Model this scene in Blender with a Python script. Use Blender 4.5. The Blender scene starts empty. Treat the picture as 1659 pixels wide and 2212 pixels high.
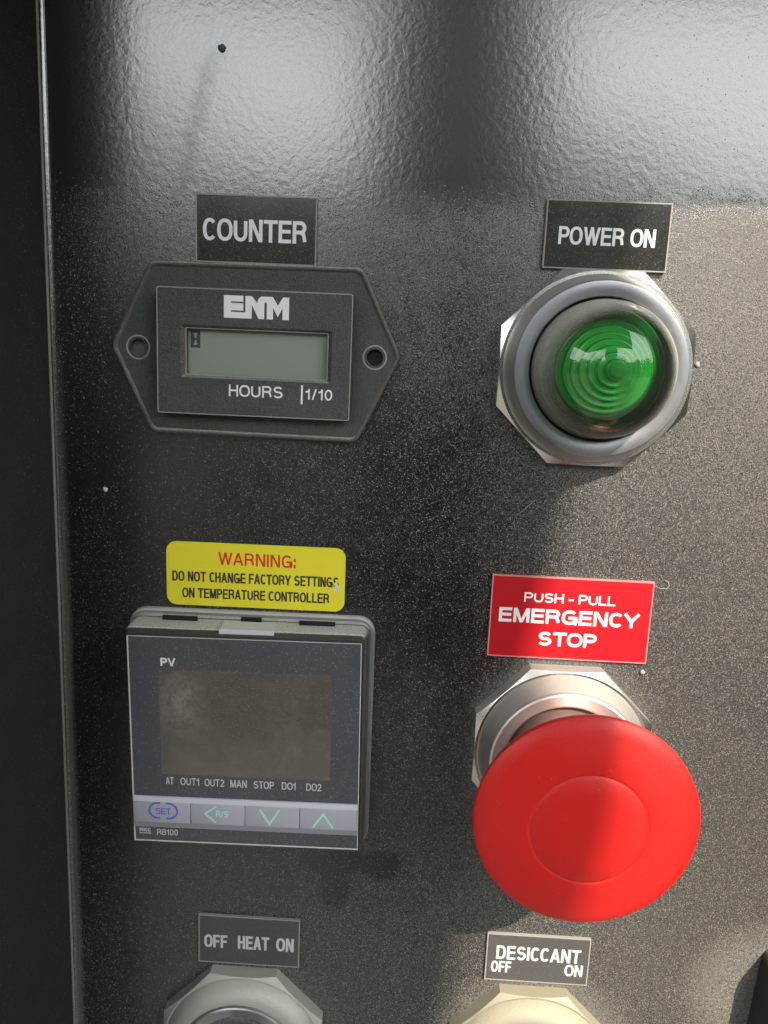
import bpy, bmesh, math, random
from mathutils import Vector, Matrix
from mathutils.geometry import tessellate_polygon
random.seed(7)
rad, pi, cos, sin = math.radians, math.pi, math.cos, math.sin
SC = bpy.context.scene
COL = SC.collection

# ------------------------------------------------------------------ frame of reference
# panel coordinates in millimetres: u to the right, v up, w out of the panel; the panel stands upright, 1.35 m above ground
MM, BASE = 0.001, 1.35
def W(u, v, w=0.0): return Vector((u*MM, -w*MM, v*MM + BASE))

# ------------------------------------------------------------------ camera
cam_d = bpy.data.cameras.new('camera'); cam = bpy.data.objects.new('camera', cam_d); COL.objects.link(cam)
SC.camera = cam
cam_d.sensor_fit = 'VERTICAL'; cam_d.sensor_height = 24.0
cam_d.lens = 24.0*1661.0/2212.0
cam_d.clip_start = 0.005; cam_d.clip_end = 400.0
Rm = [[0.9984505505, -0.0264651381, -0.0489499201], [0.0350925417, 0.9821515440, 0.1847886851], [0.0431857815, -0.1862201414, 0.9815584787]]
right = Vector((Rm[0][0], Rm[1][0], Rm[2][0])); fwd = Vector((Rm[0][1], Rm[1][1], Rm[2][1])); up = Vector((Rm[0][2], Rm[1][2], Rm[2][2]))
M = Matrix.Identity(4)
for i in range(3):
    M[i][0], M[i][1], M[i][2] = right[i], up[i], -fwd[i]
M.translation = W(0, 0, 166)
cam.matrix_world = M
cam_d.dof.use_dof = False

# ------------------------------------------------------------------ sky, sun, exposure
SUN = Vector((0.62, -1.0, 0.95)).normalized()
elev = math.asin(SUN.z)
world = bpy.data.worlds.new('World'); SC.world = world; world.use_nodes = True
nt = world.node_tree; N = nt.nodes; L = nt.links
bg = N['Background']; bg.inputs['Strength'].default_value = 0.15
sky = N.new('ShaderNodeTexSky'); sky.sky_type = 'NISHITA'; sky.sun_disc = False
sky.sun_elevation = elev; sky.sun_rotation = math.atan2(SUN.x, SUN.y)
sky.dust_density = 1.0; sky.air_density = 1.0; sky.ozone_density = 1.0
tc = N.new('ShaderNodeTexCoord'); cl = N.new('ShaderNodeTexNoise'); cl.inputs['Scale'].default_value = 2.2
cl.inputs['Detail'].default_value = 6; cl.inputs['Roughness'].default_value = 0.62
cr = N.new('ShaderNodeMapRange'); cr.inputs['From Min'].default_value = 0.30; cr.inputs['From Max'].default_value = 0.50
mx = N.new('ShaderNodeMix'); mx.data_type = 'RGBA'; mx.blend_type = 'MIX'
L.new(tc.outputs['Generated'], cl.inputs['Vector']); L.new(cl.outputs['Fac'], cr.inputs['Value'])
L.new(cr.outputs['Result'], mx.inputs['Factor']); L.new(sky.outputs['Color'], mx.inputs['A'])
mx.inputs['B'].default_value = (14.3, 14.5, 14.4, 1)
L.new(mx.outputs['Result'], bg.inputs['Color'])

sun_d = bpy.data.lights.new('sun', 'SUN'); sun = bpy.data.objects.new('sun', sun_d); COL.objects.link(sun)
sun_d.energy = 3.3; sun_d.angle = rad(0.6); sun_d.color = (1.0, 0.89, 0.73)
sun.rotation_euler = SUN.to_track_quat('Z', 'Y').to_euler(); sun.location = (1, -2, 4)

SC.view_settings.view_transform = 'Standard'; SC.view_settings.look = 'None'
SC.view_settings.exposure = 1.15; SC.view_settings.gamma = 1.0; SC.view_settings.use_curve_mapping = False
SC.cycles.use_denoising = True; SC.cycles.denoiser = 'OPENIMAGEDENOISE'; SC.cycles.denoising_input_passes = 'RGB_ALBEDO_NORMAL'; SC.cycles.denoising_prefilter = 'NONE'
SC.cycles.max_bounces = 6; SC.cycles.transparent_max_bounces = 12
SC.cycles.caustics_reflective = False; SC.cycles.caustics_refractive = False
SC.cycles.sample_clamp_indirect = 6.0

# ------------------------------------------------------------------ material kit
class NT:
    def __init__(s, name):
        s.m = bpy.data.materials.new(name); s.m.use_nodes = True
        s.t = s.m.node_tree; s.b = s.t.nodes['Principled BSDF']; s.o = s.t.nodes['Material Output']
        tc = s.t.nodes.new('ShaderNodeTexCoord')
        g = s.t.nodes.new('ShaderNodeNewGeometry'); s.g = g
        # world position in millimetres, panel coordinates, stays put with the object
        v = s.t.nodes.new('ShaderNodeVectorMath'); v.operation = 'SCALE'; v.inputs['Scale'].default_value = 1000.0
        s.t.links.new(g.outputs['Position'], v.inputs[0]); s.pos = v.outputs[0]
        sx = s.t.nodes.new('ShaderNodeSeparateXYZ'); s.t.links.new(s.pos, sx.inputs[0])
        s.u = sx.outputs['X']; s.v = s.math('SUBTRACT', sx.outputs['Z'], BASE*1000)
        sn = s.t.nodes.new('ShaderNodeSeparateXYZ'); s.t.links.new(g.outputs['Normal'], sn.inputs[0]); s.nz = sn.outputs['Z']
    def put(s, sock, val):
        if isinstance(val, (int, float)): sock.default_value = val
        elif isinstance(val, tuple): sock.default_value = val if len(val) == 4 or sock.type == 'VECTOR' else (*val, 1)
        else: s.t.links.new(val, sock)
    def math(s, op, a, b=0.0, c=None, clamp=False):
        n = s.t.nodes.new('ShaderNodeMath'); n.operation = op; n.use_clamp = clamp
        s.put(n.inputs[0], a); s.put(n.inputs[1], b)
        if c is not None: s.put(n.inputs[2], c)
        return n.outputs[0]
    def noise(s, scale, detail=3, rough=0.55, dist=0.0, vec=None, off=None):
        n = s.t.nodes.new('ShaderNodeTexNoise'); n.inputs['Scale'].default_value = scale
        n.inputs['Detail'].default_value = detail; n.inputs['Roughness'].default_value = rough; n.inputs['Distortion'].default_value = dist
        v = vec or s.pos
        if off:
            a = s.t.nodes.new('ShaderNodeVectorMath'); a.operation = 'ADD'; s.t.links.new(v, a.inputs[0]); a.inputs[1].default_value = off; v = a.outputs[0]
        s.t.links.new(v, n.inputs['Vector']); return n.outputs['Fac']
    def stretch(s, sc):
        a = s.t.nodes.new('ShaderNodeVectorMath'); a.operation = 'MULTIPLY'; s.t.links.new(s.pos, a.inputs[0]); a.inputs[1].default_value = sc; return a.outputs[0]
    def ramp(s, x, a, b, c=0.0, d=1.0, smooth=False):
        n = s.t.nodes.new('ShaderNodeMapRange')
        if smooth: n.interpolation_type = 'SMOOTHSTEP'
        s.put(n.inputs['Value'], x); n.inputs['From Min'].default_value = a; n.inputs['From Max'].default_value = b
        n.inputs['To Min'].default_value = c; n.inputs['To Max'].default_value = d; return n.outputs['Result']
    def mix(s, f, a, b):
        n = s.t.nodes.new('ShaderNodeMix'); n.data_type = 'RGBA'
        s.put(n.inputs['Factor'], f); s.put(n.inputs['A'], a); s.put(n.inputs['B'], b); return n.outputs['Result']
    def bump(s, h, dist, strength=1.0, prev=None):
        n = s.t.nodes.new('ShaderNodeBump'); n.inputs['Distance'].default_value = dist*MM; n.inputs['Strength'].default_value = strength
        s.put(n.inputs['Height'], h)
        if prev is not None: s.t.links.new(prev, n.inputs['Normal'])
        return n.outputs['Normal']
    def set(s, **k):
        for a, v in k.items(): s.put(s.b.inputs[a.replace('_', ' ')], v)
        return s.m
DUST = (0.42, 0.40, 0.36, 1)

def specks(k, amount, size=1.0):
    """fine pale dust: a dense faint grain with brighter single grains in it; amount 0..1 raises how much there is"""
    tot = None
    for sc, off, w in ((3.4/size, (0, 0, 0), 0.9), (5.2/size, (40.0, 3.0, 9.0), 0.75)):
        vo = k.t.nodes.new('ShaderNodeTexVoronoi'); vo.inputs['Scale'].default_value = sc
        ad = k.t.nodes.new('ShaderNodeVectorMath'); ad.operation = 'ADD'; k.t.links.new(k.pos, ad.inputs[0]); ad.inputs[1].default_value = off
        k.t.links.new(ad.outputs[0], vo.inputs['Vector'])
        sp = k.t.nodes.new('ShaderNodeSeparateColor'); k.t.links.new(vo.outputs['Color'], sp.inputs[0])
        pres = k.math('MULTIPLY', k.math('SUBTRACT', sp.outputs[0], k.math('SUBTRACT', 1.0, k.math('MULTIPLY', amount, 1.25))), 3.0, clamp=True)
        dot = k.ramp(vo.outputs['Distance'], 0.56, 0.2)
        inten = k.ramp(k.math('POWER', sp.outputs[1], 3.0), 0.0, 1.0, 0.14, 1.0)
        c = k.math('MULTIPLY', k.math('MULTIPLY', pres, dot), k.math('MULTIPLY', inten, w))
        tot = c if tot is None else k.math('MAXIMUM', tot, c)
    gr = k.ramp(k.noise(3.6/size, 3, 0.7, off=(17., 2., 11.)), 0.46, 0.72)
    return k.math('MAXIMUM', tot, k.math('MULTIPLY', gr, k.math('MULTIPLY', amount, 0.44)))

def paint():
    k = NT('black_textured_paint')
    # how dusty: clean high up, dusty below the sheltered strip
    wob = k.math('MULTIPLY', k.math('SUBTRACT', k.noise(0.09, 4, 0.65), 0.5), 18.0)
    vv = k.math('ADD', k.v, wob)
    low = k.ramp(vv, 38.0, 29.0, 0.0, 1.0)
    patch = k.ramp(k.noise(0.022, 4, 0.6), 0.35, 0.68)
    patch2 = k.ramp(k.noise(0.3, 3, 0.6, off=(5., 5., 5.)), 0.3, 0.75)
    bottom = k.ramp(k.v, -60.0, -150.0)
    sunw = k.ramp(k.u, 12.0, 45.0)  # painted sunlight: extra pale dust where the sun falls on the right
    am = k.math('ADD', 0.17, k.math('MULTIPLY', patch, 0.22))
    shadew = k.ramp(k.u, -62.0, -20.0, 0.55, 1.0)  # painted shade: dust thinned to darken the unlit left
    am = k.math('ADD', am, k.math('MULTIPLY', patch2, 0.12))
    am = k.math('ADD', am, k.math('MULTIPLY', bottom, 0.30))
    am = k.math('ADD', am, k.math('MULTIPLY', sunw, 0.5))
    am = k.math('ADD', am, k.math('MULTIPLY', k.math('MULTIPLY', k.ramp(k.u, 35.0, 70.0), k.ramp(k.v, -70.0, 25.0)), 0.55))  # more painted sunlight towards the upper right
    # dark hand reflection painted as thinner dust under the controller's right corner
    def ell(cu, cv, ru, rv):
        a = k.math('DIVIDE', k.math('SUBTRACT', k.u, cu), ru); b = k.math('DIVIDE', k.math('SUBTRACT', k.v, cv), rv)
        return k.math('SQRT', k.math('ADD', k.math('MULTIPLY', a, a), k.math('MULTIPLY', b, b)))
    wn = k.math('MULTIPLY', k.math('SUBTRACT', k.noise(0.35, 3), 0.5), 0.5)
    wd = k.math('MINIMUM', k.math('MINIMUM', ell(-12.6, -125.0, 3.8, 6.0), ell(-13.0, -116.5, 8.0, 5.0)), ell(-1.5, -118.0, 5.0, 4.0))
    hand_refl = k.ramp(k.math('ADD', wd, wn), 0.85, 1.15, 0.45, 1.0)
    am = k.math('MULTIPLY', am, hand_refl)
    am = k.math('MULTIPLY', am, shadew)
    am = k.math('MULTIPLY', am, k.math('ADD', k.math('MULTIPLY', low, 0.96), 0.04))
    sp = specks(k, am)
    # thin film of fines under the grains, thicker to paint the sunlit side paler
    film = k.math('MULTIPLY', am, k.math('MULTIPLY', k.ramp(k.noise(1.8, 5, 0.75), 0.3, 0.7), k.math('ADD', 0.02, k.math('MULTIPLY', sunw, 0.12))))
    corner = k.ramp(k.math('ABSOLUTE', k.math('ADD', k.u, 76.0)), 1.5, 0.0)
    corner = k.math('MULTIPLY', corner, k.ramp(k.v, 20, -60, 0.02, 0.22))
    # rings of caked dust round the fixtures
    def ring(cu, cv, r0, r1, amt):
        d = k.math('SQRT', k.math('ADD', k.math('POWER', k.math('SUBTRACT', k.u, cu), 2.0), k.math('POWER', k.math('SUBTRACT', k.v, cv), 2.0)))
        return k.math('MULTIPLY', k.ramp(d, r1, r0), amt)
    rg = k.math('ADD', ring(38, -168, 20, 27, 0.30), ring(-33.5, -168, 20, 26, 0.22))
    rg = k.math('ADD', rg, ring(93, -146, 12, 21, 0.38))
    rg = k.math('ADD', rg, ring(38, -84, 20, 25, 0.16))
    cov = k.math('ADD', k.math('MAXIMUM', k.math('MULTIPLY', sp, 1.0), film), k.math('ADD', corner, k.math('MULTIPLY', rg, k.ramp(k.noise(1.5, 3), 0.3, 0.7))), clamp=True)
    # long smear where something was wiped across the top
    du = k.math('SUBTRACT', k.math('SUBTRACT', k.u, -49.0), k.math('MULTIPLY', k.math('SUBTRACT', k.v, 34.0), 0.26))
    du = k.math('ADD', du, k.math('MULTIPLY', k.math('SUBTRACT', k.noise(0.12, 2), 0.5), 9.0))
    smear = k.math('MULTIPLY', k.ramp(k.math('ABSOLUTE', du), 2.6, 0.2), k.math('MULTIPLY', k.ramp(k.v, 62, 56), k.ramp(k.v, 20, 36)))
    smear = k.math('MULTIPLY', smear, k.ramp(k.noise(1.2, 4), 0.3, 0.65, 0.35, 1.0))
    peel = k.noise(0.7, 2, 0.5, 0.3)
    peel2 = k.noise(1.6, 2, 0.5)
    nrm = k.bump(peel, 0.030, 1.0)
    nrm = k.bump(peel2, 0.004, 1.0, nrm)
    nrm = k.bump(k.math('MULTIPLY', cov, 1.0), 0.09, 1.0, nrm)
    col = k.mix(cov, (0.006, 0.006, 0.007, 1), DUST)
    rough = k.math('ADD', k.math('SUBTRACT', 0.19, k.math('MULTIPLY', low, 0.03)), k.math('MULTIPLY', cov, 0.7), clamp=True)
    rough = k.math('ADD', rough, k.math('MULTIPLY', smear, 0.05))
    spec = k.math('SUBTRACT', k.math('MULTIPLY', k.ramp(cov, 0.0, 0.5, 0.8, 0.1), k.ramp(k.v, 10.0, -40.0, 1.0, 0.62)), k.math('MULTIPLY', smear, 0.14))
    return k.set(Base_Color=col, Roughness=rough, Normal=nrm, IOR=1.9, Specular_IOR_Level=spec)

def dusty(name, col, rough=0.4, metallic=0.0, dust=0.3, top=0.6, grain=0.0, ior=1.5, spec=0.5, film=0.05, dustcol=DUST, bumpd=0.03, brushed=False):
    k = NT(name)
    am = k.math('ADD', dust, k.math('MULTIPLY', k.math('SUBTRACT', k.noise(0.12, 3), 0.5), dust))
    up_ = k.ramp(k.nz, 0.15, 0.85)
    am2 = k.math('ADD', am, k.math('MULTIPLY', up_, top))
    sp = specks(k, am2)
    fl = k.math('ADD', k.math('MULTIPLY', k.noise(1.3, 4, 0.7), k.math('MULTIPLY', am2, 0.3)), film)
    fl = k.math('ADD', fl, k.math('MULTIPLY', up_, k.math('MULTIPLY', top, k.ramp(k.noise(2.6, 4, 0.75), 0.32, 0.62, 0.3, 1.1))))
    cov = k.math('MAXIMUM', k.math('MULTIPLY', sp, 0.7 if dust > 0 else 0.0), fl)
    cov = k.math('MULTIPLY', cov, 1.0, clamp=True)
    c = k.mix(cov, (*col, 1), dustcol)
    nrm = k.bump(cov, bumpd)
    if grain: nrm = k.bump(k.noise(2.8, 3, 0.6, off=(3., 9., 1.)), grain, 1.0, nrm)
    r = k.math('ADD', rough, k.math('MULTIPLY', cov, 0.5), clamp=True)
    if brushed:
        r = k.math('ADD', r, k.math('MULTIPLY', k.math('SUBTRACT', k.noise(0.8, 4, 0.7), 0.5), 0.22), clamp=True)
    mt = k.math('MULTIPLY', k.math('SUBTRACT', 1.0, cov), metallic)
    return k.set(Base_Color=c, Roughness=r, Metallic=mt, Normal=nrm, IOR=ior, Specular_IOR_Level=spec)

MAT = {}
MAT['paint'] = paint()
MAT['hood'] = dusty('black_hood_paint', (0.012, 0.012, 0.012), 0.4, dust=0.1, top=0.0)
MAT['plastic'] = dusty('black_grained_plastic', (0.013, 0.015, 0.019), 0.45, dust=0.66, top=0.5, grain=0.22, film=0.02, dustcol=(0.42, 0.42, 0.41, 1))
MAT['deep'] = dusty('black_void', (0.006, 0.006, 0.006), 0.7, dust=0.0, top=0.0, film=0.0)
MAT['lcd'] = dusty('grey_green_display', (0.27, 0.31, 0.275), 0.25, dust=0.0, top=0.0, film=0.02)
MAT['lcd_ink'] = dusty('dark_display_segment', (0.03, 0.04, 0.045), 0.4, dust=0.0, top=0.0, film=0.0)
MAT['white_ink'] = dusty('white_ink', (0.90, 0.92, 0.95), 0.55, dust=0.0, top=0.0, film=0.02)
MAT['dull_ink'] = dusty('dusty_white_ink', (0.66, 0.65, 0.66), 0.55, dust=0.0, top=0.0, film=0.08)
MAT['label_black'] = dusty('glossy_black_label', (0.007, 0.007, 0.007), 0.10, dust=0.27, top=0.0, film=0.0, spec=0.6)
MAT['label_dusty'] = dusty('dusty_black_label', (0.016, 0.016, 0.022), 0.35, dust=0.32, top=0.0, film=0.11)
MAT['edge'] = dusty('pale_worn_edge', (0.34, 0.33, 0.30), 0.6, dust=0.3, top=0.2)
MAT['yellow'] = dusty('yellow_sticker', (0.95, 0.84, 0.03), 0.42, dust=0.0, top=0.0, film=0.02)
MAT['red_ink'] = dusty('red_ink', (0.75, 0.05, 0.02), 0.45, dust=0.0, top=0.0, film=0.0)
MAT['black_ink'] = dusty('black_ink', (0.03, 0.03, 0.02), 0.45, dust=0.0, top=0.0, film=0.03)
MAT['red_label'] = dusty('red_sticker', (0.50, 0.004, 0.012), 0.45, spec=0.3, dust=0.0, top=0.0, film=0.015)
MAT['red'] = dusty('red_button_plastic', (0.58, 0.005, 0.003), 0.42, spec=0.3, grain=0.012, dust=0.10, top=0.06, film=0.012, dustcol=(0.72, 0.40, 0.38, 1), bumpd=0.01)
MAT['steel'] = dusty('dusty_zinc_nut', (0.72, 0.71, 0.69), 0.2, 1.0, dust=0.12, top=0.5, film=0.02, dustcol=(0.5, 0.47, 0.41, 1))
MAT['boss'] = dusty('dull_zinc_shoulder', (0.58, 0.57, 0.55), 0.38, 1.0, dust=0.25, top=0.4, film=0.05, dustcol=(0.5, 0.47, 0.41, 1))
MAT['alu'] = dusty('satin_aluminium_ring', (0.37, 0.37, 0.41), 0.32, 0.85, dust=0.10, top=0.1, film=0.03, brushed=True, dustcol=(0.6, 0.58, 0.54, 1))
MAT['caked'] = dusty('dust_caked_zinc', (0.62, 0.61, 0.58), 0.3, 0.9, dust=0.62, top=0.4, film=0.24, dustcol=(0.50, 0.48, 0.42, 1), bumpd=0.1, grain=0.03)
MAT['grey_top'] = dusty('dusty_black_housing', (0.022, 0.024, 0.026), 0.5, dust=0.35, top=0.95, film=0.05, dustcol=(0.60, 0.62, 0.59, 1))
MAT['film'] = dusty('blue_black_face_film', (0.034, 0.036, 0.052), 0.24, dust=0.36, top=0.0, film=0.05, dustcol=(0.5, 0.5, 0.52, 1))
MAT['keystrip'] = dusty('lilac_grey_keypad', (0.46, 0.455, 0.54), 0.45, dust=0.1, top=0.0, film=0.05)
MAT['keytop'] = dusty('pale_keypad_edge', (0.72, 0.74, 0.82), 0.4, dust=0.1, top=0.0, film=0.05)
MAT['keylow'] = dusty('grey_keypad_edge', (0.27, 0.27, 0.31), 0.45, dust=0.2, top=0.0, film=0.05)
MAT['blue_ink'] = dusty('blue_ink', (0.10, 0.17, 0.62), 0.45, dust=0.0, top=0.0, film=0.0)
MAT['mint_ink'] = dusty('mint_ink', (0.40, 0.92, 0.70), 0.45, dust=0.0, top=0.0, film=0.0)
MAT['clipm'] = dusty('pale_clip', (0.62, 0.65, 0.70), 0.35, dust=0.1, top=0.3, film=0.1, dustcol=(0.6, 0.6, 0.56, 1))
MAT['rubber'] = dusty('black_rubber', (0.012, 0.011, 0.011), 0.6, dust=0.1, top=0.3, film=0.03, spec=0.2)
MAT['lint'] = dusty('pale_lint', (0.42, 0.40, 0.37), 0.8, dust=0.0, top=0.0, film=0.0)
MAT['mud'] = dusty('brown_mud', (0.16, 0.10, 0.06), 0.9, dust=0.0, top=0.0, film=0.0)
MAT['chip'] = dusty('white_paint_chip', (0.75, 0.75, 0.74), 0.5, dust=0.0, top=0.0, film=0.0)

def screen_mat():
    k = NT('brown_smoked_screen')
    sm = k.ramp(k.noise(0.09, 4, 0.6, 0.8), 0.42, 0.72)
    sc_ = k.ramp(k.noise(1.0, 4, 0.7, vec=k.stretch((0.12, 1.0, 0.35))), 0.5, 0.75)
    sp = specks(k, 0.34)
    cov = k.math('ADD', k.math('MULTIPLY', sm, 0.10), k.math('MULTIPLY', sc_, 0.05))
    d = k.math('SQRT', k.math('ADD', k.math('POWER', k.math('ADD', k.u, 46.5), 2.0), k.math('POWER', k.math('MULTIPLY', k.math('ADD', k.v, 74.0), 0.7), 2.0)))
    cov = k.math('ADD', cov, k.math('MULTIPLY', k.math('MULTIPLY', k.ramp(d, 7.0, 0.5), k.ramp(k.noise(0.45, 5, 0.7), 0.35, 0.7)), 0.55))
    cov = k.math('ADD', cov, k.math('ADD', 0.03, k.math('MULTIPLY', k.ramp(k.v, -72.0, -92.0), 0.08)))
    cov = k.math('MAXIMUM', cov, k.math('MULTIPLY', sp, 0.6))
    c = k.mix(cov, (0.085, 0.068, 0.060, 1), (0.5, 0.46, 0.40, 1))
    return k.set(Base_Color=c, Roughness=0.3, Specular_IOR_Level=0.5)
MAT['screen'] = screen_mat()

def lens_shell():
    k = NT('green_clear_lens'); t = k.t
    tr = t.nodes.new('ShaderNodeBsdfTransparent'); tr.inputs['Color'].default_value = (0.5, 0.95, 0.56, 1)
    gl = t.nodes.new('ShaderNodeBsdfGlossy'); gl.inputs['Roughness'].default_value = 0.04; gl.inputs['Color'].default_value = (1, 1, 1, 1)
    fr = t.nodes.new('ShaderNodeFresnel'); fr.inputs['IOR'].default_value = 1.6
    m1 = t.nodes.new('ShaderNodeMixShader'); t.links.new(fr.outputs[0], m1.inputs[0]); t.links.new(tr.outputs[0], m1.inputs[1]); t.links.new(gl.outputs[0], m1.inputs[2])
    # dust film: thick low down on the dome next to the ring, thin at its tip
    d = k.math('SQRT', k.math('ADD', k.math('POWER', k.math('SUBTRACT', k.u, 38.0), 2.0), k.math('POWER', k.math('SUBTRACT', k.v, 0.7), 2.0)))
    edge = k.ramp(d, 9.9, 14.0, 0.0, 0.85, True)
    streak = k.math('ADD', k.math('MULTIPLY', k.noise(0.5, 4, 0.7), 0.6), k.math('MULTIPLY', k.noise(2.4, 3, 0.7), 0.4))
    topw = k.ramp(k.math('ADD', k.v, k.math('MULTIPLY', k.math('SUBTRACT', k.u, 38.0), 0.5)), -12.0, 9.0, 0.28, 1.0)
    cov = k.math('MULTIPLY', edge, k.math('MULTIPLY', topw, k.ramp(streak, 0.25, 0.7, 0.55, 1.0)))
    cov = k.math('MAXIMUM', cov, k.math('MULTIPLY', specks(k, 0.12), 0.3))
    cov = k.math('ADD', cov, 0.03, clamp=True)
    k.set(Base_Color=(0.84, 0.81, 0.72, 1), Roughness=0.7)
    m2 = t.nodes.new('ShaderNodeMixShader'); k.put(m2.inputs[0], cov); t.links.new(m1.outputs[0], m2.inputs[1]); t.links.new(k.b.outputs[0], m2.inputs[2])
    t.links.new(m2.outputs[0], k.o.inputs[0]); return k.m
MAT['lens'] = lens_shell()
def lens_core():
    k = NT('green_stepped_lens_core')
    k.b.inputs['Coat Weight'].default_value = 0.4
    return k.set(Base_Color=(0.004, 0.42, 0.06, 1), Roughness=0.25, Specular_IOR_Level=0.5)
MAT['core'] = lens_core()
MAT['coredark'] = dusty('dark_green_well', (0.0, 0.05, 0.015), 0.5, dust=0.0, top=0.0, film=0.0)

# ------------------------------------------------------------------ mesh kit (panel millimetres in, metres out)
def link(name, me, mat, parent=None, smooth=False):
    o = bpy.data.objects.new(name, me); COL.objects.link(o)
    me.materials.append(MAT[mat] if isinstance(mat, str) else mat)
    if smooth:
        for p in me.polygons: p.use_smooth = True
    if parent is not None: o.parent = parent
    return o
def mesh(name, verts, faces, mat, parent=None, origin=None, smooth=False, angle=None):
    """verts are (u,v,w) millimetres on the panel; origin (u,v,w) is the object's own base"""
    if parent is not None and parent.get('_o') is not None: org = Vector(parent['_o'])
    else: org = Vector(origin or (0, 0, 0))
    me = bpy.data.meshes.new(name)
    me.from_pydata([((x-org[0])*MM, -(z-org[2])*MM, (y-org[1])*MM) for x, y, z in verts], [], faces)
    me.update()
    bm = bmesh.new(); bm.from_mesh(me); bmesh.ops.recalc_face_normals(bm, faces=bm.faces)
    if angle is not None:
        for f in bm.faces: f.smooth = True
        for e in bm.edges:
            if len(e.link_faces) == 2 and e.calc_face_angle(0) > rad(angle): e.smooth = False
    bm.to_mesh(me); bm.free()
    o = link(name, me, mat, parent, smooth)
    if parent is None: o.location = W(*org)
    return o
def thing(name, label, cat, org, group=None):
    o = bpy.data.objects.new(name, None); COL.objects.link(o); o.location = W(*org); o['_o'] = list(org)
    o['label'] = label; o['category'] = cat; o.empty_display_size = 0.01
    if group: o['group'] = group
    return o
def sub(o, parent): o['_o'] = list(parent['_o']); return o
def rrect(cx, cy, hx, hy, r, n=6, rot=0.0):
    pts = []
    for (sx, sy, a0) in ((1, 1, 0), (-1, 1, 90), (-1, -1, 180), (1, -1, 270)):
        for i in range(n+1):
            a = rad(a0 + 90*i/n); pts.append((sx*(hx-r) + r*cos(a), sy*(hy-r) + r*sin(a)))
    c, s = cos(rad(rot)), sin(rad(rot))
    return [(cx + x*c - y*s, cy + x*s + y*c) for x, y in pts]
def circ(cx, cy, r, n=96): return [(cx + r*cos(2*pi*i/n), cy + r*sin(2*pi*i/n)) for i in range(n)]
def loft(rings, cap0=False, cap1=True):
    """rings: list of lists of (u,v,w) with equal counts"""
    V, F = [], []; n = len(rings[0])
    for r in rings: V += r
    for k in range(len(rings)-1):
        for i in range(n):
            j = (i+1) % n; F.append((k*n+i, k*n+j, (k+1)*n+j, (k+1)*n+i))
    if cap0: F.append(tuple(range(n))[::-1])
    if cap1: F.append(tuple(range((len(rings)-1)*n, len(rings)*n)))
    return V, F
def at(pts, w): return [(x, y, w) for x, y in pts]
def lathe(name, cx, cy, prof, mat, parent, n=128, cap0=False, cap1=False, angle=30):
    V, F = loft([at(circ(cx, cy, max(r, 0.001), n), w) for r, w in prof], cap0, cap1)
    return mesh(name, V, F, mat, parent, angle=angle)
def slab(name, pts, w0, w1, mat, parent=None, bev=0.0, origin=None, holes=()):
    """flat plate of outline pts from w0 to w1, its front edge eased by bev; round or shaped holes"""
    if not holes:
        cx = sum(p[0] for p in pts)/len(pts); cy = sum(p[1] for p in pts)/len(pts)
        def inset(d):
            out = []; n = len(pts)
            for i in range(n):
                p0, p1, p2 = Vector(pts[i-1]), Vector(pts[i]), Vector(pts[(i+1) % n])
                e1, e2 = (p1-p0), (p2-p1)
                if e1.length < 1e-6 or e2.length < 1e-6: out.append(tuple(p1)); continue
                e1.normalize(); e2.normalize(); n1 = Vector((-e1.y, e1.x)); n2 = Vector((-e2.y, e2.x)); b = n1+n2
                b = b/max(b.length_squared, 0.3)*2*d; out.append((p1.x+b.x, p1.y+b.y))
            return out
        if bev > 0: rings = [at(pts, w0), at(pts, w1-bev), at(inset(bev*0.35), w1-bev*0.3), at(inset(bev), w1)]
        else: rings = [at(pts, w0), at(pts, w1)]
        V, F = loft(rings, False, True)
        return mesh(name, V, F, mat, parent, origin=origin, angle=50)
    loops = [pts] + [h for h in holes]
    V, F = [], []; offs = []
    tess = tessellate_polygon([[Vector((x, y, 0)) for x, y in l] for l in loops])
    flat = [p for l in loops for p in l]; N_ = len(flat)
    V = [(x, y, w1) for x, y in flat] + [(x, y, w0) for x, y in flat]
    F = [tuple(t) for t in tess]; o_ = 0
    for l in loops:
        n = len(l)
        for i in range(n): F.append((o_+i, o_+(i+1) % n, N_+o_+(i+1) % n, N_+o_+i))
        o_ += n
    return mesh(name, V, F, mat, parent, origin=origin, angle=50)
def poly_round(pts, r, n=6):
    """outline with its corners rounded by radius r"""
    out = []; m = len(pts)
    for i in range(m):
        p0, p1, p2 = Vector(pts[i-1]), Vector(pts[i]), Vector(pts[(i+1) % m])
        a, b = (p0-p1).normalized(), (p2-p1).normalized(); ang = a.angle(b); t = r/math.tan(ang/2)
        c = p1 + (a+b).normalized()*(r/sin(ang/2)); s = p1+a*t - c; e = p1+b*t - c
        a0, a1 = math.atan2(s.y, s.x), math.atan2(e.y, e.x); d = (a1-a0+pi) % (2*pi) - pi
        for k in range(n+1):
            q = a0 + d*k/n; out.append((c.x + r*cos(q), c.y + r*sin(q)))
    return out
def quad(name, u0, u1, v0, v1, w, mat, parent, depth=0.1, rot=None, bev=0.0):
    pts = [(u0, v0), (u1, v0), (u1, v1), (u0, v1)]
    if rot: pts = [rot(p) for p in pts]
    return slab(name, pts, w-depth, w, mat, parent, bev)
def frame(name, pts_out, pts_in, w0, w1, mat, parent, origin=None):
    V, F = loft([at(pts_out, w0), at(pts_out, w1), at(pts_in, w1), at(pts_in, w0)], False, False)
    return mesh(name, V, F, mat, parent, origin=origin)
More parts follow.
